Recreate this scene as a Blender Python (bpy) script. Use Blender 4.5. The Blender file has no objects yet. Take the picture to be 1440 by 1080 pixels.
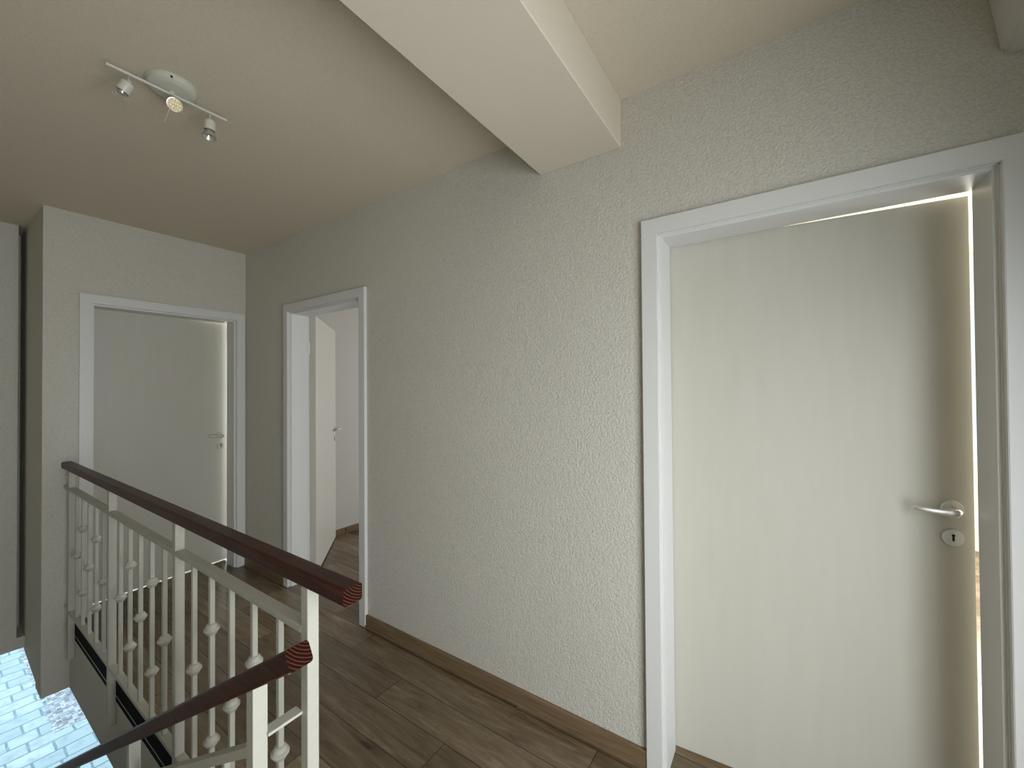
import bpy, bmesh, math, random
from mathutils import Vector, Matrix
random.seed(4)
C = bpy.context.scene.collection
PI = math.pi

# ------------------------------------------------------------------ helpers
def link(o, parent=None):
    C.objects.link(o)
    if parent: o.parent = parent
    return o

def empty(name, loc=(0, 0, 0), rz=0, parent=None):
    o = bpy.data.objects.new(name, None); o.location = loc; o.rotation_euler = (0, 0, rz)
    o.empty_display_size = .1
    return link(o, parent)

def tag(o, label=None, cat=None, group=None, kind=None):
    if label: o['label'] = label
    if cat: o['category'] = cat
    if group: o['group'] = group
    if kind: o['kind'] = kind
    return o

class MB:
    def __init__(self): self.bm = bmesh.new(); self.mi = 0
    def _m(self, fs):
        for f in fs: f.material_index = self.mi
    def box(self, x0, x1, y0, y1, z0, z1, bev=0, M=None, seg=2):
        r = bmesh.ops.create_cube(self.bm, size=1.0)
        vs = r['verts']
        bmesh.ops.scale(self.bm, vec=(x1 - x0, y1 - y0, z1 - z0), verts=vs)
        bmesh.ops.translate(self.bm, vec=((x0 + x1) / 2, (y0 + y1) / 2, (z0 + z1) / 2), verts=vs)
        if bev:
            es = list({e for v in vs for e in v.link_edges})
            b = bmesh.ops.bevel(self.bm, geom=es, offset=bev, segments=seg, affect='EDGES', profile=.5)
            vs = list({v for f in b['faces'] for v in f.verts} | {v for v in vs if v.is_valid})
        if M is not None: bmesh.ops.transform(self.bm, matrix=M, verts=vs)
        self._m({f for v in vs for f in v.link_faces})
        return self
    def poly(self, pts):
        f = self.bm.faces.new([self.bm.verts.new(p) for p in pts]); self._m([f]); return self
    def prism(self, pts, vec):
        """closed polygon extruded by vec"""
        v = Vector(vec); a = [self.bm.verts.new(p) for p in pts]; b = [self.bm.verts.new(Vector(p) + v) for p in pts]
        n = len(a); fs = [self.bm.faces.new(a[::-1]), self.bm.faces.new(b)]
        for i in range(n): fs.append(self.bm.faces.new([a[i], a[(i + 1) % n], b[(i + 1) % n], b[i]]))
        self._m(fs); return self
    def lathe(self, prof, M=None, n=32, cap=True):
        """profile [(r, z)] about local z"""
        M = M or Matrix(); rings = []; fs = []
        for r, z in prof:
            rings.append([self.bm.verts.new(M @ Vector((r * math.cos(2 * PI * i / n), r * math.sin(2 * PI * i / n), z))) for i in range(n)])
        for a, b in zip(rings, rings[1:]):
            for i in range(n): fs.append(self.bm.faces.new([a[i], a[(i + 1) % n], b[(i + 1) % n], b[i]]))
        if cap: fs.append(self.bm.faces.new(rings[0][::-1])); fs.append(self.bm.faces.new(rings[-1]))
        self._m(fs); return self
    def sweep(self, path, rad, n=16, up=(0, 0, 1)):
        """tube with elliptical section (ra sideways, rb along up)"""
        P = [Vector(p) for p in path]; rings = []; fs = []; up = Vector(up)
        for i, p in enumerate(P):
            t = (P[min(i + 1, len(P) - 1)] - P[max(i - 1, 0)]).normalized()
            s = t.cross(up)
            if s.length < 1e-3: s = t.cross(Vector((1, 0, 0)))
            s.normalize(); u = s.cross(t).normalized()
            ra, rb = rad[i] if isinstance(rad[i], tuple) else (rad[i], rad[i])
            rings.append([self.bm.verts.new(p + s * ra * math.cos(2 * PI * k / n) + u * rb * math.sin(2 * PI * k / n)) for k in range(n)])
        for a, b in zip(rings, rings[1:]):
            for k in range(n): fs.append(self.bm.faces.new([a[k], a[(k + 1) % n], b[(k + 1) % n], b[k]]))
        fs.append(self.bm.faces.new(rings[0][::-1])); fs.append(self.bm.faces.new(rings[-1]))
        self._m(fs); return self
    def build(self, name, mats, parent=None, smooth=False, loc=None, kind=None, recenter=False):
        bmesh.ops.recalc_face_normals(self.bm, faces=self.bm.faces)
        if recenter:
            c = Vector((0, 0, 0))
            for v in self.bm.verts: c += v.co
            c /= max(1, len(self.bm.verts)); bmesh.ops.translate(self.bm, vec=-c, verts=self.bm.verts); loc = c
        me = bpy.data.meshes.new(name); self.bm.to_mesh(me); self.bm.free()
        for m in (mats if isinstance(mats, (list, tuple)) else [mats]): me.materials.append(m)
        if smooth:
            for p in me.polygons: p.use_smooth = True
            try: me.set_sharp_from_angle(angle=math.radians(38))
            except Exception: pass
        o = bpy.data.objects.new(name, me)
        if loc is not None: o.location = loc
        link(o, parent)
        if kind: o['kind'] = kind
        return o

# ------------------------------------------------------------------ materials
class NT:
    def __init__(self, name, rough=.6, metal=0, spec=.5, col=(.5, .5, .5)):
        self.m = bpy.data.materials.new(name); self.m.use_nodes = True
        self.t = self.m.node_tree; self.N = self.t.nodes; self.L = self.t.links
        self.b = self.N['Principled BSDF']
        self.b.inputs['Roughness'].default_value = rough; self.b.inputs['Metallic'].default_value = metal
        self.b.inputs['Specular IOR Level'].default_value = spec
        self.b.inputs['Base Color'].default_value = (*col, 1)
    def n(self, t, ins=None, **kw):
        x = self.N.new(t)
        for k, v in kw.items(): setattr(x, k, v)
        for k, v in (ins or {}).items(): self.put(x.inputs[k], v)
        return x
    def put(self, s, v):
        if hasattr(v, 'is_output') or isinstance(v, bpy.types.NodeSocket): self.L.new(v, s)
        else: s.default_value = v
    def coord(self, scale=(1, 1, 1), loc=(0, 0, 0), which='Object', rot=(0, 0, 0)):
        tc = self.n('ShaderNodeTexCoord'); mp = self.n('ShaderNodeMapping')
        self.L.new(tc.outputs[which], mp.inputs['Vector'])
        mp.inputs['Scale'].default_value = scale; mp.inputs['Location'].default_value = loc; mp.inputs['Rotation'].default_value = rot
        return mp.outputs[0]
    def world(self):
        return self.n('ShaderNodeNewGeometry').outputs['Position']
    def noise(self, vec, scale, detail=4, rough=.5, dist=0):
        return self.n('ShaderNodeTexNoise', {'Vector': vec, 'Scale': scale, 'Detail': detail, 'Roughness': rough, 'Distortion': dist}).outputs['Fac']
    def ramp(self, fac, stops, interp='LINEAR'):
        r = self.n('ShaderNodeValToRGB'); r.color_ramp.interpolation = interp
        e = r.color_ramp.elements
        while len(e) < len(stops): e.new(.5)
        for i, (p, c) in enumerate(stops):
            e[i].position = p; e[i].color = (*c, 1) if len(c) == 3 else c
        self.put(r.inputs[0], fac); return r.outputs[0]
    def math(self, op, a, b=0, c=None):
        x = self.n('ShaderNodeMath', operation=op); self.put(x.inputs[0], a); self.put(x.inputs[1], b)
        if c is not None: self.put(x.inputs[2], c)
        return x.outputs[0]
    def mix(self, fac, a, b, mode='MIX'):
        x = self.n('ShaderNodeMix', data_type='RGBA', blend_type=mode)
        self.put(x.inputs[0], fac)
        self.put(x.inputs[6], (*a, 1) if isinstance(a, tuple) and len(a) == 3 else a)
        self.put(x.inputs[7], (*b, 1) if isinstance(b, tuple) and len(b) == 3 else b)
        return x.outputs[2]
    def bump(self, h, strength=.3, dist=.002):
        x = self.n('ShaderNodeBump', {'Height': h, 'Strength': strength, 'Distance': dist})
        self.L.new(x.outputs[0], self.b.inputs['Normal'])
    def base(self, c): self.put(self.b.inputs['Base Color'], (*c, 1) if isinstance(c, tuple) else c)

def plaster(name, col, strength=.5, scale=110, dist=.0025, grain=0):
    k = NT(name, rough=.9, spec=.15); w = k.world()
    n1 = k.noise(w, scale, 5, .55); v = k.n('ShaderNodeTexVoronoi', {'Vector': w, 'Scale': scale * .8}).outputs['Distance']
    big = k.noise(w, 1.3, 3)
    n2 = k.noise(w, scale * 2.1, 3, .7)
    h = k.math('ADD', k.math('MULTIPLY', n2, .6), k.math('ADD', n1, k.math('MULTIPLY', v, -.6)))
    k.bump(h, strength, dist)
    c2 = tuple(x * .95 for x in col)
    cc = k.mix(big, c2, tuple(min(1, x * 1.03) for x in col))
    gr = k.ramp(h, [(.30, (1 - grain,) * 3), (.85, (1 + grain,) * 3)])  # relief shading painted into the colour: bump hollows darker, peaks lighter
    k.base(k.mix(1.0, cc, gr, 'MULTIPLY') if grain else cc)
    return k.m

M_wall = plaster('wall_plaster', (.615, .59, .52), 1.0, 145, .0029, .075)
M_wall2 = plaster('room_plaster', (.60, .58, .54), .5, 120)
M_ceil = plaster('ceiling_plaster', (.64, .575, .455), .5, 230, .0015, .05)
M_beam = plaster('beam_plaster', (.66, .60, .49), .35, 230, .0015)
M_out = plaster('outer_render', (.55, .52, .48), .6, 90)

def lacquer():
    k = NT('white_door_lacquer', rough=.42, spec=.4)
    w = k.coord((1, 1, .03)); n = k.noise(w, 260, 3, .6)
    g = k.noise(k.coord((1, 1, .12)), 30, 3)
    k.base(k.mix(g, (.515, .495, .425), (.56, .54, .47))); k.bump(n, .12, .0008)
    return k.m
M_door = lacquer()
M_frame = NT('white_frame_lacquer', rough=.38, spec=.4, col=(.66, .655, .635)).m

def ivory():
    k = NT('ivory_railing_paint', rough=.45, spec=.4)
    n = k.noise(k.world(), 60, 4); k.base(k.mix(n, (.42, .408, .35), (.475, .463, .40))); k.bump(n, .1, .001)
    return k.m
M_ivory = ivory()

def stained(name, long_axis_x=True):
    k = NT(name, rough=.5, spec=.2)
    v = k.coord((1, 14, 14)); n = k.noise(v, 6, 6, .6, .6); kn = k.noise(k.coord((2, 4, 4)), 3, 2)
    col = k.ramp(n, [(.3, (.022, .0045, .002)), (.52, (.060, .014, .006)), (.72, (.11, .032, .013))])
    k.base(k.mix(k.math('MULTIPLY', kn, .5), col, (.02, .006, .004))); k.bump(n, .15, .001)
    k.b.inputs['Coat Weight'].default_value = .2; k.b.inputs['Coat Roughness'].default_value = .22
    return k.m
M_rail = stained('stained_handrail_wood')
def endgrain(name, cy, cz):
    k = NT(name, rough=.9, spec=.05); v = k.coord((1, 1, 1), loc=(0, -cy, -cz))
    s = k.n('ShaderNodeSeparateXYZ', {0: v})
    r = k.math('SQRT', k.math('ADD', k.math('POWER', s.outputs[1], 2), k.math('POWER', s.outputs[2], 2)))
    r = k.math('ADD', r, k.math('MULTIPLY', k.noise(v, 60, 2), .0025))
    f = k.math('FRACT', k.math('MULTIPLY', r, 165))
    k.base(k.ramp(f, [(0, (.014, .003, .002)), (.55, (.020, .005, .003)), (.88, (.085, .034, .022)), (1, (.02, .005, .003))]))
    return k.m
M_end1 = endgrain('end_grain_wood', -.975, 1.035)
M_end2 = endgrain('end_grain_stair_wood', -1.10, .99)

def planks():
    k = NT('oak_laminate_planks', rough=.24, spec=.45)
    p = k.n('ShaderNodeSeparateXYZ', {0: k.world()})
    rowf = k.math('DIVIDE', k.math('SUBTRACT', k.math('MULTIPLY', p.outputs[1], -1), .033), .1565)
    row = k.math('FLOOR', rowf); fr = k.math('FRACT', rowf)
    off = k.math('ADD', .335, k.math('ADD', k.math('MULTIPLY', row, .414), k.math('MULTIPLY', k.math('MULTIPLY', row, k.math('SUBTRACT', row, 1)), .011)))
    uf = k.math('DIVIDE', k.math('SUBTRACT', p.outputs[0], off), 1.38)
    uid = k.math('FLOOR', uf); fu = k.math('FRACT', uf)
    idv = k.n('ShaderNodeCombineXYZ', {0: uid, 1: row, 2: 0.0}).outputs[0]
    wn = k.n('ShaderNodeTexWhiteNoise', {0: idv}); rv = wn.outputs['Value']
    gv = k.n('ShaderNodeCombineXYZ', {0: k.math('ADD', p.outputs[0], k.math('MULTIPLY', rv, 37.0)), 1: k.math('MULTIPLY', p.outputs[1], 9), 2: k.math('MULTIPLY', rv, 11)}).outputs[0]
    g = k.noise(gv, 3.0, 7, .62, .8); g2 = k.noise(gv, 16, 5, .7, .3)
    col = k.ramp(g, [(.27, (.062, .041, .023)), (.42, (.155, .113, .069)), (.56, (.205, .158, .102)), (.74, (.32, .255, .175))])
    col = k.mix(k.math('MULTIPLY', g2, .5), col, (.11, .080, .050))
    kv = k.n('ShaderNodeCombineXYZ', {0: k.math('ADD', k.math('MULTIPLY', p.outputs[0], 1.7), k.math('MULTIPLY', rv, 23.0)), 1: k.math('MULTIPLY', p.outputs[1], 6.0), 2: 0.0}).outputs[0]
    kd = k.n('ShaderNodeTexVoronoi', {'Vector': kv, 'Scale': 1.0, 'Randomness': 1.0}).outputs['Distance']
    kn = k.ramp(k.math('ADD', kd, k.math('MULTIPLY', k.math('SUBTRACT', g2, .5), .12)), [(.035, (.75, .75, .75)), (.075, (.25, .25, .25)), (.19, (0, 0, 0))])
    col = k.mix(kn, col, (.035, .020, .011))
    crack = k.ramp(k.noise(gv, 2.2, 8, .75, 2.2), [(.475, (0, 0, 0)), (.495, (.45, .45, .45)), (.515, (0, 0, 0))])
    col = k.mix(crack, col, (.05, .032, .018))
    tint = k.ramp(rv, [(0, (.62, .57, .5)), (.5, (.95, .93, .88)), (1, (1.25, 1.25, 1.2))])
    col = k.mix(1.0, col, tint, 'MULTIPLY')
    dy = k.math('MINIMUM', fr, k.math('SUBTRACT', 1, fr)); dx = k.math('MINIMUM', fu, k.math('SUBTRACT', 1, fu))
    j = k.math('MAXIMUM', k.math('LESS_THAN', dy, .0125), k.math('LESS_THAN', dx, .0013))
    col = k.mix(k.math('MULTIPLY', j, .8), col, (.02, .014, .01)); k.base(col)
    k.bump(k.math('SUBTRACT', k.math('MULTIPLY', g2, .3), j), .35, .0012)
    return k.m
M_floor = planks()
def oak(name):
    k = NT(name, rough=.5, spec=.35); g = k.noise(k.coord((1.2, 20, 20)), 4, 5, .6, .5)
    k.base(k.ramp(g, [(.3, (.13, .085, .045)), (.7, (.23, .16, .09))])); return k.m
M_base = oak('oak_skirting'); 
M_black = NT('black_profile', rough=.8, spec=.08, col=(.006, .006, .0065)).m
M_alu = NT('aluminium_strip', rough=.35, metal=.8, col=(.45, .45, .45)).m
M_nickel = NT('satin_nickel', rough=.34, metal=.75, col=(.72, .71, .68)).m
M_dark = NT('keyhole_black', rough=.8, col=(.004, .004, .004)).m
M_lampm = NT('lamp_white_metal', rough=.35, spec=.5, col=(.55, .54, .46)).m
M_unit = NT('white_plastic', rough=.4, col=(.62, .60, .56)).m
M_tread = oak('stair_tread_oak')
def glassmat(name, rough=.05, col=(.95, .97, 1)):
    k = NT(name, rough=rough, col=col); k.b.inputs['Transmission Weight'].default_value = 1; k.b.inputs['IOR'].default_value = 1.45; return k.m
M_glass = glassmat('bulb_glass')
def led():
    k = NT('led_face', rough=.4, col=(.5, .4, .2)); v = k.coord()
    vo = k.n('ShaderNodeTexVoronoi', {'Vector': v, 'Scale': 150.0, 'Randomness': .35})
    f = k.ramp(vo.outputs['Distance'], [(.3, (1.0, .90, .62)), (.62, (.62, .46, .2))])
    k.base(f); k.b.inputs['Roughness'].default_value = .35
    return k.m
M_led = led()
M_reflector = NT('bulb_reflector', rough=.2, metal=.6, col=(.5, .5, .46)).m

def pavers():
    k = NT('stone_pavers', rough=.7, spec=.3)
    p = k.n('ShaderNodeSeparateXYZ', {0: k.world()})
    v = k.n('ShaderNodeCombineXYZ', {0: p.outputs[1], 1: p.outputs[0], 2: 0.0}).outputs[0]
    wob = k.n('ShaderNodeTexNoise', {'Vector': v, 'Scale': 9.0, 'Detail': 2.0}).outputs['Color']
    v2 = k.n('ShaderNodeVectorMath', operation='ADD'); k.put(v2.inputs[0], v)
    sc = k.n('ShaderNodeVectorMath', operation='SCALE'); k.put(sc.inputs[0], wob); sc.inputs['Scale'].default_value = .022; k.L.new(sc.outputs[0], v2.inputs[1])
    br = k.n('ShaderNodeTexBrick', {'Vector': v2.outputs[0], 'Scale': 1.0, 'Mortar Size': .013, 'Mortar Smooth': .5, 'Brick Width': .37, 'Row Height': .23, 'Bias': 0.0}, offset=.5, squash=.68, squash_frequency=3)
    br.inputs['Color1'].default_value = (.80, .82, .80, 1); br.inputs['Color2'].default_value = (.60, .66, .70, 1); br.inputs['Mortar'].default_value = (.30, .38, .44, 1)
    n = k.noise(v, 7, 5, .65); col = k.mix(k.ramp(n, [(.48, (0, 0, 0)), (.7, (1, 1, 1))]), br.outputs['Color'], (.50, .56, .62))
    k.base(col); k.bump(k.math('SUBTRACT', n, k.math('MULTIPLY', br.outputs['Fac'], 1.5)), .5, .01)
    return k.m
M_pave = pavers()
def pebmat():
    k = NT('pebble_stone', rough=.7); r = k.n('ShaderNodeTexWhiteNoise', {0: k.n('ShaderNodeVectorMath', {0: k.world(), 1: (.045, .045, .045)}, operation='SNAP').outputs[0]})
    k.base(k.ramp(r.outputs['Value'], [(0, (.34, .30, .34)), (.5, (.66, .61, .66)), (1, (.95, .92, .95))])); return k.m
M_peb = pebmat()

# ------------------------------------------------------------------ dimensions
H = 2.577           # ceiling
T = .18             # wall thickness
G = -2.8            # ground outside, one storey down
XE, YS = 4.6, -2.55   # east wall, south wall
YR = -.996          # landing edge

# ------------------------------------------------------------------ shell
def wall_y(name, y0, y1, x0, x1, z0, z1, holes, mat, mat_other=None):
    """wall in the x direction, holes (xa, xb, za, zb)"""
    m = MB(); xs = x0
    for xa, xb, za, zb in sorted(holes):
        m.box(xs, xa, y0, y1, z0, z1)
        if zb < z1: m.box(xa, xb, y0, y1, zb, z1)
        if za > z0: m.box(xa, xb, y0, y1, z0, za)
        xs = xb
    m.box(xs, x1, y0, y1, z0, z1)
    return m.build(name, mat, kind='structure')
def wall_x(name, x0, x1, y0, y1, z0, z1, holes, mat):
    m = MB(); ys = y0
    for ya, yb, za, zb in sorted(holes):
        m.box(x0, x1, ys, ya, z0, z1)
        if zb < z1: m.box(x0, x1, ya, yb, zb, z1)
        if za > z0: m.box(x0, x1, ya, yb, z0, za)
        ys = yb
    m.box(x0, x1, ys, y1, z0, z1)
    return m.build(name, mat, kind='structure')

D2, W2 = .713, .822
D3, W3 = 3.352, .831
D1, W1 = -.8935, .81
R = .03
wall_y('wall_north', 0, T, -T, XE + .2, 0, H, [(D2 - R, D2 + W2 + R, 0, 2.03), (D3 - R, D3 + W3 + R, 0, 2.03)], M_wall)
# west end wall with the first door; its south end is the free corner of the stairwell
wall_x('wall_west', -T, 0, -1.115, 0, -.405, H, [(D1 - R, D1 + W1 + R, -.02, 2.03)], M_wall)
# the return of that corner along the stairwell (soffit line drops towards the landing)
m = MB()
m.prism([(-T, -1.115, -.375), (-T, -1.115, H), (-.95, -1.115, H), (-.95, -1.115, -.30)], (0, .115, 0))
m.build('wall_stairwell_return', M_wall, kind='structure')
m = MB()
m.box(-.80, -.60, YS, -1.152, -.225, H); m.box(-.95, -.88, -1.2, -1.0, -.30, H); m.box(-.9, -.78, -1.2, -1.152, -.30, H)
m.box(-.80, -.598, YS, -1.115, -.30, -.225)
m.box(-.80, -.66, YS, -1.32, G, -.30)  # unseen lower infill added to cut sky light in the stairwell
m.build('wall_stairwell_west', M_wall, kind='structure')
wall_y('wall_south', YS - .2, YS, -.8, XE + .2, G, H, [], M_wall)
# east wall with the balcony window that lights the landing
WY0, WY1, WZ0, WZ1 = -1.9, -.55, .02, 1.95
wall_x('wall_east', XE, XE + .2, YS, 0, 0, H, [(WY0, WY1, WZ0, WZ1)], M_wall)
MB().box(-.9, XE + .2, YS - .2, 3.7, H, H + .25).build('ceiling', M_ceil, kind='structure')
MB().box(2.837, 3.205, YS, 0, 2.388, H, bev=.003, seg=1).build('ceiling_beam', M_beam, kind='structure')
# landing and hall floor (L shaped round the stairwell)
m = MB(); m.box(0, 2.95, YR, .0, -.012, 0); m.box(2.95, XE, YS, .0, -.012, 0); m.box(D2 - R, D2 + W2 + R, 0, T, -.012, 0); m.box(D3 - R, D3 + W3 + R, 0, T, -.012, 0)
m.box(-T, 0, D1 - R, D1 + W1 + R, -.012, 0)
m.build('floor', M_floor, kind='structure')
m = MB(); m.box(0, 2.95, YR, 3.6, -.41, -.012); m.box(2.95, XE, YS, 3.6, -.41, -.012); m.box(XE, 6.6, T, 3.6, -.41, -.012)
m.build('floor_slab', M_wall, kind='structure')
m = MB(); m.box(2.95, XE, YS, 0, G, -.41); m.box(-.2, 2.95, .35, .5, G, -.41)
m.build('wall_ground_floor', M_out, kind='structure')

# black edge profile of the landing
m = MB(); m.box(0, 2.95, YR - .003, YR + .03, -.031, .044, bev=.002); m.box(0, 2.95, YR - .003, YR + .001, -.060, -.037)
tag(m.build('trim_1', M_black, kind='structure'), 'black edge profile along the landing under the upper railing')
m = MB(); m.box(0, 2.95, YR - .0025, YR, -.037, -.031)
tag(m.build('trim_2', M_alu, kind='structure'), 'thin light metal line set in the black landing edge')

# skirting boards
def skirting(name, segs, axis='x'):
    m = MB()
    for a in segs: m.box(*a, bev=.003, seg=2)
    for a in segs:   # small foot strip
        x0, x1, y0, y1, z0, z1 = a
        if x1 - x0 > y1 - y0: m.box(x0, x1, y0 - .005 if y0 < 0 else y0, y1, z0, z0 + .012)
    return m.build(name, M_base, kind='structure')
c1 = D2 - .069; c2 = D2 + W2 + .069; c3 = D3 - .069; c4 = D3 + W3 + .069
skirting('baseboard_north', [(0, c1, -.015, 0, 0, .072), (c2, c3, -.015, 0, 0, .072), (c4, XE, -.015, 0, 0, .072)])
skirting('baseboard_east', [(XE - .015, XE, YS, -.015, 0, .072)])

# ------------------------------------------------------------------ rooms behind the doors
m = MB()   # room 2 and 3 share one floor level
m.box(.05, 6.6, T, 3.6, -.012, 0); m.box(-2.2, -T, -1.0, 3.6, -.012, 0)
m.build('floor_rooms', M_floor, kind='structure')
m = MB(); m.box(-2.2, -T, -1.0, 3.6, -.30, -.012); m.build('floor_slab_bedroom', M_out, kind='structure')
wall_x('wall_bedroom_partition', -T + .0, .05, T, 3.6, 0, H, [], M_wall2)
wall_x('wall_room_partition', 2.5, 2.6, T, 3.6, 0, H, [], M_wall2)
wall_y('wall_rooms_north', 3.6, 3.8, -2.4, 6.8, 0, H, [(.9, 2.1, .95, 2.1), (4.0, 6.0, .75, 2.2)], M_wall2)
wall_x('wall_bedroom_west', -2.4, -2.2, -1.2, 3.6, -.3, H, [(-.6, 1.2, .8, 2.15)], M_wall2)
wall_y('wall_bedroom_south', -1.0, -.885, -2.2, -.72, -.3, H, [], M_wall2)
wall_x('wall_room_east', 6.6, 6.8, -.0, 3.6, 0, H, [], M_wall2)
m = MB(); m.box(XE + .2, 6.6, 0, T, 0, H); m.build('wall_room_south', M_wall2, kind='structure')
m = MB(); m.box(-2.4, -.9, -1.2, 3.7, H, H + .25); m.box(XE + .2, 6.8, -.0, 3.8, H, H + .25)
m.build('ceiling_rooms', M_ceil, kind='structure')
skirting('baseboard_room', [(.05, .065, .885, 3.6, 0, .06), (.05, .065, T, .878, 0, .06)])

def window(n, x0, x1, y, z0, z1, axis, mull=1):
    """white frame with panes; axis 'y' : window in a wall facing y; 'x' : facing x (x0,x1 are then y values)"""
    e = empty('window_%d' % n); e['kind'] = 'structure'
    f = MB(); w = .06
    def b(m, a0, a1, za, zb, d0, d1, bev=.004):
        if axis == 'y': m.box(a0, a1, y + d0, y + d1, za, zb, bev=bev)
        else: m.box(y + d0, y + d1, a0, a1, za, zb, bev=bev)
    b(f, x0, x0 + w, z0, z1, 0, .07); b(f, x1 - w, x1, z0, z1, 0, .07); b(f, x0 + w, x1 - w, z0, z0 + w, 0, .07); b(f, x0 + w, x1 - w, z1 - w, z1, 0, .07)
    for i in range(mull):
        c = x0 + (x1 - x0) * (i + 1) / (mull + 1); b(f, c - .05, c + .05, z0 + w, z1 - w, 0, .07)
    f.build('window_frame', M_frame, e)
window(1, WY0, WY1, XE + .1, WZ0, WZ1, 'x')
window(2, .9, 2.1, 3.68, .95, 2.1, 'y')
window(3, 4.0, 6.0, 3.68, .75, 2.2, 'y')
window(4, -.6, 1.2, -2.32, .8, 2.15, 'x')

# ------------------------------------------------------------------ doors
def make_handle(leaf, L, y0, side=-1, zc=1.063):
    """lever on the hall side: y0 = face of leaf, side -1 towards -y"""
    s = side; u = L - .049
    Mr = Matrix.Translation((u, y0, zc)) @ Matrix.Rotation(PI / 2 * (1 if s < 0 else -1), 4, 'X')
    m = MB(); m.lathe([(.026, 0), (.0265, .004), (.024, .008), (.0135, .009), (.012, .012), (.0098, .016), (.0095, .03)], Mr, 40)
    r = m.build('handle_rose', M_nickel, leaf, smooth=True)
    pts = []; rad = []
    for t, du, dv, dz, ra, rb in [(0, 0, .022, 0, .0095, .0095), (0, 0, .034, 0, .0095, .0095), (0, -.001, .042, -.001, .010, .0105), (0, -.005, .048, -.002, .010, .0125), (0, -.013, .051, -.0025, .0085, .0130),
                                  (0, -.024, .051, -.0028, .0068, .0115), (0, -.040, .0505, -.002, .0058, .0090), (0, -.058, .050, -.001, .0056, .0080), (0, -.074, .0485, .0005, .0052, .0080), (0, -.088, .046, .002, .0050, .0075), (0, -.096, .042, .0028, .0045, .0065), (0, -.0995, .038, .003, .0025, .004)]:
        pts.append((u + du, y0 + s * dv, zc + dz)); rad.append((ra, rb))
    m = MB(); m.sweep(pts, rad, 20, up=(0, 0, 1))
    m.build('door_handle', M_nickel, leaf, smooth=True)
    Mk = Matrix.Translation((u, y0, zc - .087)) @ Matrix.Rotation(PI / 2 * (1 if s < 0 else -1), 4, 'X')
    m = MB(); m.lathe([(.026, 0), (.0265, .004), (.0245, .0075), (.0005, .008)], Mk, 40)
    m.mi = 1
    yk = y0 + s * .0084
    m.box(u - .0026, u + .0026, min(yk, yk - s * .002), max(yk, yk - s * .002), zc - .096, zc - .0815)
    m.lathe([(.004, .0062), (.004, .0088)], Matrix.Translation((0, 0, .008)) @ Matrix.Translation((u, y0, zc - .087)) @ Matrix.Rotation(PI / 2 * (1 if s < 0 else -1), 4, 'X'), 16)
    m.build('key_escutcheon', [M_nickel, M_dark], leaf, smooth=True)

def make_door(n, loc, rz, W, angle, pivot, label, backcase=True):
    e = empty('door_%d' % n, loc, rz); e['kind'] = 'structure'; e['label'] = label
    f = MB(); b = .0015
    # casing towards the hall
    U = lambda o, i, zo, zi, d0, d1: f.prism([(-o, d0, 0), (-o, d0, zo), (W + o, d0, zo), (W + o, d0, 0), (W + i, d0, 0), (W + i, d0, zi), (-i, d0, zi), (-i, d0, 0)], (0, d1 - d0, 0))
    U(.069, .012, 2.07, 2.012, -.018, 0); U(.0675, .0135, 2.0685, 2.0135, -.0192, -.018)
    f.box(-.03, -.009, 0, .006, 0, 2.02); f.box(W + .009, W + .03, 0, .006, 0, 2.02); f.box(-.03, W + .03, 0, .006, 2.009, 2.03)
    # lining and stop
    U(.03, 0, 2.03, 2.0, .006, .14)
    # rebate
    f.box(-.03, -.016, .14, .182, 0, 2.03); f.box(W + .026, W + .03, .14, .182, 0, 2.03); f.box(-.016, W + .026, .14, .182, 2.018, 2.03)
    # casing towards the room
    for a0, a1 in ((-.075, -.016), (W + .026, W + .075)): f.box(a0, a1, T + .001, T + .014, 0, 2.08, bev=b)
    f.box(-.016, W + .026, T + .001, T + .014, 2.018, 2.08, bev=b)
    f.build('door_frame', M_frame, e)
    L = .855; th = .042
    lf = empty('x', parent=e); bpy.data.objects.remove(lf)
    m = MB(); m.box(0, L, -.046, -.046 + th, .014, 2.012, bev=.0015)
    leaf = m.build('door_leaf', M_door, e, loc=(pivot[0], pivot[1], 0)); leaf.rotation_euler = (0, 0, angle)
    make_handle(leaf, L, -.046, -1); 
    m = MB(); u = L - .049  # room side lever, same shape mirrored
    make_handle(leaf, L, -.004, 1)
    m = MB(); m.box(L - .0005, L + .0012, -.036, -.016, .93, 1.15); m.build('lock_plate', M_nickel, leaf)
    for z in (.24, 1.76):
        m = MB(); m.lathe([(.0075, z - .045), (.0075, z + .045)], None, 20); m.build('hinge', M_nickel, leaf, smooth=True)
    return e
make_door(1, (0, D1, 0), PI / 2, W1, math.radians(5.6), (-.012, .19), 'white flat door slightly ajar on the far end wall')
make_door(2, (D2, 0, 0), 0, W2, math.radians(138.1), (-.014, .150), 'white door frame with its leaf swung fully open into the room')
make_door(3, (D3, 0, 0), 0, W3, math.radians(4.7), (-.012, .19), 'large white flat door ajar on the right of the long wall')

# ------------------------------------------------------------------ railings
def rail_bar(m, x0, x1, ya, yb, za, zb, slope=0, ref=0, bev=.002):
    """bar along x; z given at x=ref, rising with slope"""
    f = lambda x: slope * (x - ref)
    m.prism([(x0, ya, za + f(x0)), (x1, ya, za + f(x1)), (x1, ya, zb + f(x1)), (x0, ya, zb + f(x0))], (0, yb - ya, 0))

YC = -1.011
rl = empty('railing', (1.44, YC, 0)); o0 = Vector((1.44, YC, 0))
tag(rl, 'ivory metal railing with knobbed balusters and dark wooden handrails round the stairwell', 'railing')
def rel(m, name, mats, parent, base, smooth=False):
    bmesh.ops.translate(m.bm, vec=-base, verts=m.bm.verts)
    return m.build(name, mats, parent, smooth=smooth)
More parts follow.
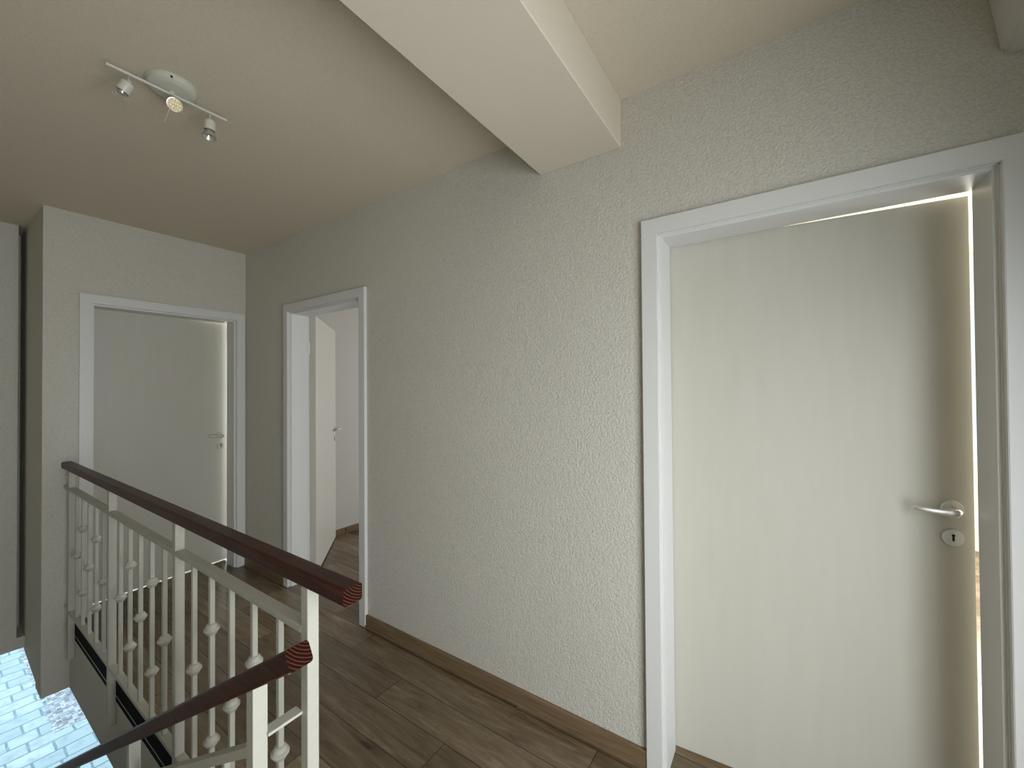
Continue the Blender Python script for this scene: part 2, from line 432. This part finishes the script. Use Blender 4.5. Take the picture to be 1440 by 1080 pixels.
# handrail with end grain on the free end
def handrail(name, x0, x1, y0, y1, z0, z1, slope, parent, base, endm, ref):
    m = MB(); f = lambda x: slope * (x - ref); r = .007
    # cross section with eased edges
    sec = []
    for cx, cz, a in ((y1 - r, z1 - r, 0), (y0 + r, z1 - r, 90), (y0 + r, z0 + r, 180), (y1 - r, z0 + r, 270)):
        for k in range(4):
            t = math.radians(a + 30 * k); sec.append((cx + r * math.cos(t), cz + r * math.sin(t)))
    zm = (z0 + z1) / 2; n = len(sec); rings = []
    segs = 40
    for i in range(segs + 1):
        x = x0 + (x1 - x0) * i / segs
        rings.append([m.bm.verts.new((x - (z - zm) * slope * (1 if slope else 0), y, z + f(x))) for y, z in sec])
    for a, b in zip(rings, rings[1:]):
        for k in range(n): m.bm.faces.new([a[k], a[(k + 1) % n], b[(k + 1) % n], b[k]])
    m.bm.faces.new(rings[0]); fe = m.bm.faces.new(rings[-1]); fe.material_index = 1
    bmesh.ops.translate(m.bm, vec=-base, verts=m.bm.verts)
    o = m.build(name, [M_rail, endm], parent, smooth=False)
    return o
M_end1 = endgrain('end_grain_wood', -.975 - YC, 1.038)
handrail('handrail', 0, 2.925, -1.036, -.988, .964, 1.003, 0, rl, o0, M_end1, 0)
PX = [.12 + .8718 * i for i in range(4)]
for x in PX:
    m = MB(); m.box(x, x + .03, -1.026, -.9968, -.172, .964, bev=.002); rel(m, 'post', M_ivory, rl, o0)
for a, b in zip(PX, PX[1:]):
    m = MB(); m.box(a + .03, b, -1.026, -.996, .842, .861, bev=.002); rel(m, 'top_rail', M_ivory, rl, o0)
    m = MB(); m.box(a + .03, b, -1.026, -.996, .106, .123, bev=.002); rel(m, 'bottom_rail', M_ivory, rl, o0)
m = MB(); m.box(.0, PX[0], -1.026, -.996, .842, .861, bev=.002); rel(m, 'top_rail', M_ivory, rl, o0)
def knob(m, x, y, z):
    # collar: stepped bulb with a sharp mid rim
    prof = [(.0095, -.0185), (.0135, -.0165), (.0165, -.012), (.0178, -.0075), (.0188, -.006), (.0222, -.0035), (.0228, 0), (.0222, .0035), (.0188, .006), (.0178, .0075), (.0165, .012), (.0135, .0165), (.0095, .0185)]
    m.lathe(prof, Matrix.Translation((x, y, z)), 20)
def baluster(parent, base, x, y, z0, z1, kz):
    m = MB(); h = .0072; m.box(x - h, x + h, y - h, y + h, z0, z1, bev=.0012, seg=1)
    b = rel(m, 'baluster', M_ivory, parent, base)
    for z in kz:
        m = MB(); knob(m, x, y, z); rel(m, 'baluster_knob', M_ivory, b, base, smooth=True)
for a in PX[:3]:
    for k in range(1, 6):
        x = a + .015 + .1453 * k
        baluster(rl, o0, x, YC, .123, .842, (.48,) if k % 2 else (.664, .304))
# plate welded to the wall beside the first post
m = MB(); m.box(0, PX[0], -1.022, -1.0, .106, .123, bev=.002); rel(m, 'bottom_rail', M_ivory, rl, o0)

# stair railing
S = .613; XR = 2.9; YT = -1.118
sr, o1 = rl, o0   # welded to the landing railing by the link bar
M_end2 = endgrain('end_grain_stair_wood', -1.085 - YC, .95)
handrail('handrail', -1.2, XR, -1.143, -1.094, .8795, .9165, S, sr, o1, M_end2, XR)
SP = [2.705, 1.80, .905]
for i, x in enumerate(SP):
    zt = .8795 + S * (x - XR) + (.004)
    z0 = -.30 if i == 0 else S * (x + .03 - 2.9) - .06
    m = MB(); m.prism([(x, -1.134, z0), (x + .03, -1.134, z0), (x + .03, -1.134, zt + .03 * S), (x, -1.134, zt)], (0, .031, 0)); rel(m, 'post', M_ivory, sr, o1)
for a, b in zip(SP, SP[1:]):
    m = MB(); rail_bar(m, b + .03, a, -1.133, -1.103, .725, .749, S, XR); rel(m, 'top_rail', M_ivory, sr, o1)
    m = MB(); rail_bar(m, b + .03, a, -1.133, -1.103, .02, .04, S, XR); rel(m, 'bottom_rail', M_ivory, sr, o1)
    for k in range(1, 6):
        x = b + .03 + (a - b - .03) * k / 6
        zb = .04 + S * (x - XR); zt = .727 + S * (x - XR)
        baluster(sr, o1, x, YT, zb - .005, zt + .004, ((zb + zt) / 2,) if k % 2 else (zb + .25 * (zt - zb), zb + .75 * (zt - zb)))
m = MB(); m.box(2.714, 2.744, -1.105, -1.026, .651, .658, bev=.001); rel(m, 'link_bar', M_ivory, sr, o1)
m = MB(); m.lathe([(.004, -.004), (.004, 0), (.002, .001)], Matrix.Translation((2.893, -1.135, .874)), 12); rel(m, 'handrail_screw', M_ivory, sr, o1, True)

# the flight of stairs below the sloping handrail
st = empty('staircase', (2.9, -1.8, 0)); st['kind'] = 'structure'
o2 = Vector((2.9, -1.8, 0))
for k in range(14):
    z = -.2 * (k + 1); x = 2.95 - .326 * k
    m = MB(); m.box(x - .36, x, YS + .02, -1.16, z - .04, z, bev=.004); rel(m, 'tread', M_tread, st, o2)

# ------------------------------------------------------------------ ceiling lamp
lp = empty('ceiling_spotlight', (1.852, -1.025, H)); ob = Vector((1.852, -1.025, H))
tag(lp, 'white ceiling spotlight bar with three swivel heads and a round base', 'ceiling light')
LX, LY = 1.852, -1.025
m = MB(); m.lathe([(.071, H), (.077, H - .001), (.077, H - .005), (.075, H - .0055), (.073, H - .020), (.062, H - .0265), (.058, H - .028), (.0005, H - .028)], Matrix.Translation((LX, LY, 0)), 64)
rel(m, 'lamp_base', M_lampm, lp, ob, True)
m = MB(); m.lathe([(.004, 0), (.004, .002)], Matrix.Translation((LX + .0705, LY - .022, H - .014)) @ Matrix.Rotation(PI / 2, 4, 'Y'), 12); rel(m, 'base_screw', M_dark, lp, ob)
m = MB(); m.sweep([(LX, LY - .178, H - .036), (LX, LY + .178, H - .036)], [.0055, .0055], 20); m.lathe([(.009, 0), (.009, .014)], Matrix.Translation((LX, LY, H - .042)), 20)
rel(m, 'lamp_bar', M_lampm, lp, ob, True)
def spot(dy, d, kind, cyl=.045, tip=.024, arm=.034, off=(0, 0)):
    p0 = Vector((LX, LY + dy, H - .040)); d = Vector(d).normalized(); p1 = p0 + Vector((off[0], off[1], -arm))
    Mz = Matrix.Translation(p1) @ d.to_track_quat('Z', 'Y').to_matrix().to_4x4()
    m = MB(); m.sweep([p0, p0 + Vector((0, 0, -arm * .55)), p1 + d * .004], [.0022, .0022, .0022], 10)
    m.lathe([(.006, -.006), (.0065, 0), (.016, .002), (.0188, .005), (.0194, cyl - .001), (.0188, cyl), (.0172, cyl - .003), (.013, .012)], Mz, 32)
    hd = rel(m, 'spot_head', M_lampm, lp, ob, True)
    if kind == 'led':
        m = MB(); m.lathe([(.012, .010), (.0165, cyl - .006), (.0225, cyl + .010), (.0245, cyl + .014), (.0245, cyl + .017), (.0225, cyl + .0175)], Mz, 32)
        m.mi = 1; m.lathe([(.0222, cyl + .0165), (.0222, cyl + .0176), (.0005, cyl + .018)], Mz, 32)
        bmesh.ops.translate(m.bm, vec=-ob, verts=m.bm.verts); o = m.build('led_bulb', [M_reflector, M_led], hd, smooth=True)
    elif kind == 'reflector':
        m = MB(); m.lathe([(.010, .012), (.0125, cyl - .006), (.0165, cyl + .006), (.0235, cyl + tip - .008), (.0245, cyl + tip), (.022, cyl + tip + .0005), (.014, cyl + .01), (.0005, cyl + .004)], Mz, 32)
        rel(m, 'reflector_bulb', M_reflector, hd, ob, True)
    else:
        m = MB(); m.lathe([(.012, .012), (.0135, cyl - .004), (.0130, cyl + .002), (.0165, cyl + .010), (.0195, cyl + .022), (.0200, cyl + .023)], Mz, 32, cap=False); m.mi = 1
        m.lathe([(.0095, cyl - .010), (.009, cyl + .004), (.0085, cyl + .012), (.005, cyl + .016), (.0005, cyl + .017)], Mz, 24)
        bmesh.ops.translate(m.bm, vec=-ob, verts=m.bm.verts); m.build('glass_bulb', [M_glass, M_nickel], hd, smooth=True)
spot(-.120, (-.30, -.40, -1), 'glass', cyl=.040, arm=.026)
spot(0, (1, -.02, -.62), 'led', cyl=.024, arm=.026, off=(-.004, 0))
spot(.120, (.02, -.05, -1), 'reflector', cyl=.042, tip=.026, arm=.028)
m = MB(); m.sweep([(LX + .030, LY - .016, H - .112), (LX + .028, LY - .030, H - .165)], [.001, .001], 8); rel(m, 'swivel_lever', M_lampm, lp, ob, True)

# ------------------------------------------------------------------ unit high on the wall, cut by the picture corner
m = MB()
x0, x1 = 4.196, XE - .01
prof = [(-.002, 2.287), (-.150, 2.287), (-.185, 2.300), (-.200, 2.33), (-.205, 2.40), (-.200, 2.50), (-.17, 2.545), (-.002, 2.55)]
m.prism([(x0, y, z) for y, z in prof], (x1 - x0, 0, 0))
bmesh.ops.bevel(m.bm, geom=[e for e in m.bm.edges if abs(e.verts[0].co.x - e.verts[1].co.x) < 1e-5], offset=.010, segments=3, affect='EDGES')
for v in m.bm.verts:
    if v.co.x < 4.3: v.co.x += .003 - .136 * (v.co.z - 2.287)
un = empty('wall_unit', (4.35, 0, 2.29)); tag(un, 'white box-shaped unit on the wall above the right door, mostly outside the picture', 'wall unit')
rel(m, 'body', M_unit, un, Vector((4.35, 0, 2.29)), True)
m = MB(); m.box(x0 + .06, x1 - .06, -.145, -.055, 2.2845, 2.289); rel(m, 'outlet_slot', M_dark, un, Vector((4.35, 0, 2.29)))

# ------------------------------------------------------------------ outside, one storey down
m = MB(); m.box(-30, XE + 12, -25, 25, G - .2, G); m.build('ground', M_pave, kind='structure')
m = MB()
def inpeb(x, y): return -9.5 < x < -3.85 and -.53 < y < .35
for i in range(5200):
    x = random.uniform(-8.2, -3.85); y = random.uniform(-.53, .12)
    s = random.uniform(.014, .03); h = s * random.uniform(.5, .8)
    a = random.uniform(0, PI); e = random.uniform(.6, 1)
    bm = m.bm; vs = []
    top = bm.verts.new((x, y, G + h * 1.2))
    ring1 = [bm.verts.new((x + s * (math.cos(a) * math.cos(t) - e * math.sin(a) * math.sin(t)), y + s * (math.sin(a) * math.cos(t) + e * math.cos(a) * math.sin(t)), G + h * .45)) for t in [k * PI / 3 for k in range(6)]]
    for k in range(6): bm.faces.new([top, ring1[k], ring1[(k + 1) % 6]])
    ring2 = [bm.verts.new((v.co.x, v.co.y, G)) for v in ring1]
    for k in range(6): bm.faces.new([ring1[k], ring2[k], ring2[(k + 1) % 6], ring1[(k + 1) % 6]])
o = m.build('gravel_bed', M_peb, smooth=True)
tag(o, 'bed of pale pebbles beside the stone paving one storey below', 'gravel', kind='stuff')

# ------------------------------------------------------------------ light
w = bpy.data.worlds.new('sky'); bpy.context.scene.world = w; w.use_nodes = True
bg = w.node_tree.nodes['Background']; bg.inputs[0].default_value = (.60, .87, 1.0, 1); bg.inputs[1].default_value = 1.65
def area(name, loc, rot, sx, sy, power, col, spread=180):
    l = bpy.data.lights.new(name, 'AREA'); l.shape = 'RECTANGLE'; l.size = sx; l.size_y = sy; l.energy = power; l.color = col; l.spread = math.radians(spread)
    o = bpy.data.objects.new(name, l); o.location = loc; o.rotation_euler = rot; C.objects.link(o); return o
# daylight through the landing window (faces -x)
area('daylight_landing', (XE + .05, (WY0 + WY1) / 2, (WZ0 + WZ1) / 2), (0, PI / 2 - .2, 0), WZ1 - WZ0 - .1, WY1 - WY0 - .1, 47, (.955, .972, 1.0), 160)
area('daylight_room_three', (5.0, 3.55, 1.5), (-PI / 2, 0, 0), 1.9, 1.3, 110, (1.0, .97, .86))
area('fill_room_three_east', (6.55, 2.0, 1.3), (0, PI / 2, 0), 1.6, 1.6, 190, (1.0, .97, .86))  # added fill lamp at a windowless wall, brightens the room behind the gap
area('daylight_room_two', (1.5, 3.55, 1.4), (-PI / 2 + .2, 0, 0), 1.1, 1.05, 54, (.90, .93, 1.0))
area('daylight_bedroom', (-2.15, .3, 1.5), (0, -PI / 2, 0), 1.3, 1.7, 110, (.95, .98, 1.0))
# ------------------------------------------------------------------ camera
cam = bpy.data.cameras.new('camera'); co = bpy.data.objects.new('camera', cam); C.objects.link(co)
cam.sensor_fit = 'HORIZONTAL'; cam.sensor_width = 36; cam.lens = 569.53 / 1440 * 36; cam.clip_start = .02; cam.clip_end = 200
a, p, r = math.radians(33.8812), math.radians(.6195), math.radians(-.4199)
fw = Vector((-math.sin(a) * math.cos(p), math.cos(a) * math.cos(p), math.sin(p))); rt = Vector((math.cos(a), math.sin(a), 0)); up = rt.cross(fw)
rt2 = rt * math.cos(r) + up * math.sin(r); up2 = -rt * math.sin(r) + up * math.cos(r)
Mx = Matrix((rt2, up2, -fw)).transposed().to_4x4(); Mx.translation = Vector((3.7268, -1.5649, 1.44)); co.matrix_world = Mx
bpy.context.scene.camera = co
sc = bpy.context.scene
sc.view_settings.view_transform = 'Standard'; sc.view_settings.look = 'None'; sc.view_settings.gamma = 1; sc.view_settings.use_curve_mapping = False
sc.view_settings.exposure = 0.0
sc.cycles.use_denoising = True; sc.cycles.max_bounces = 10; sc.cycles.diffuse_bounces = 8; sc.cycles.sample_clamp_indirect = 6
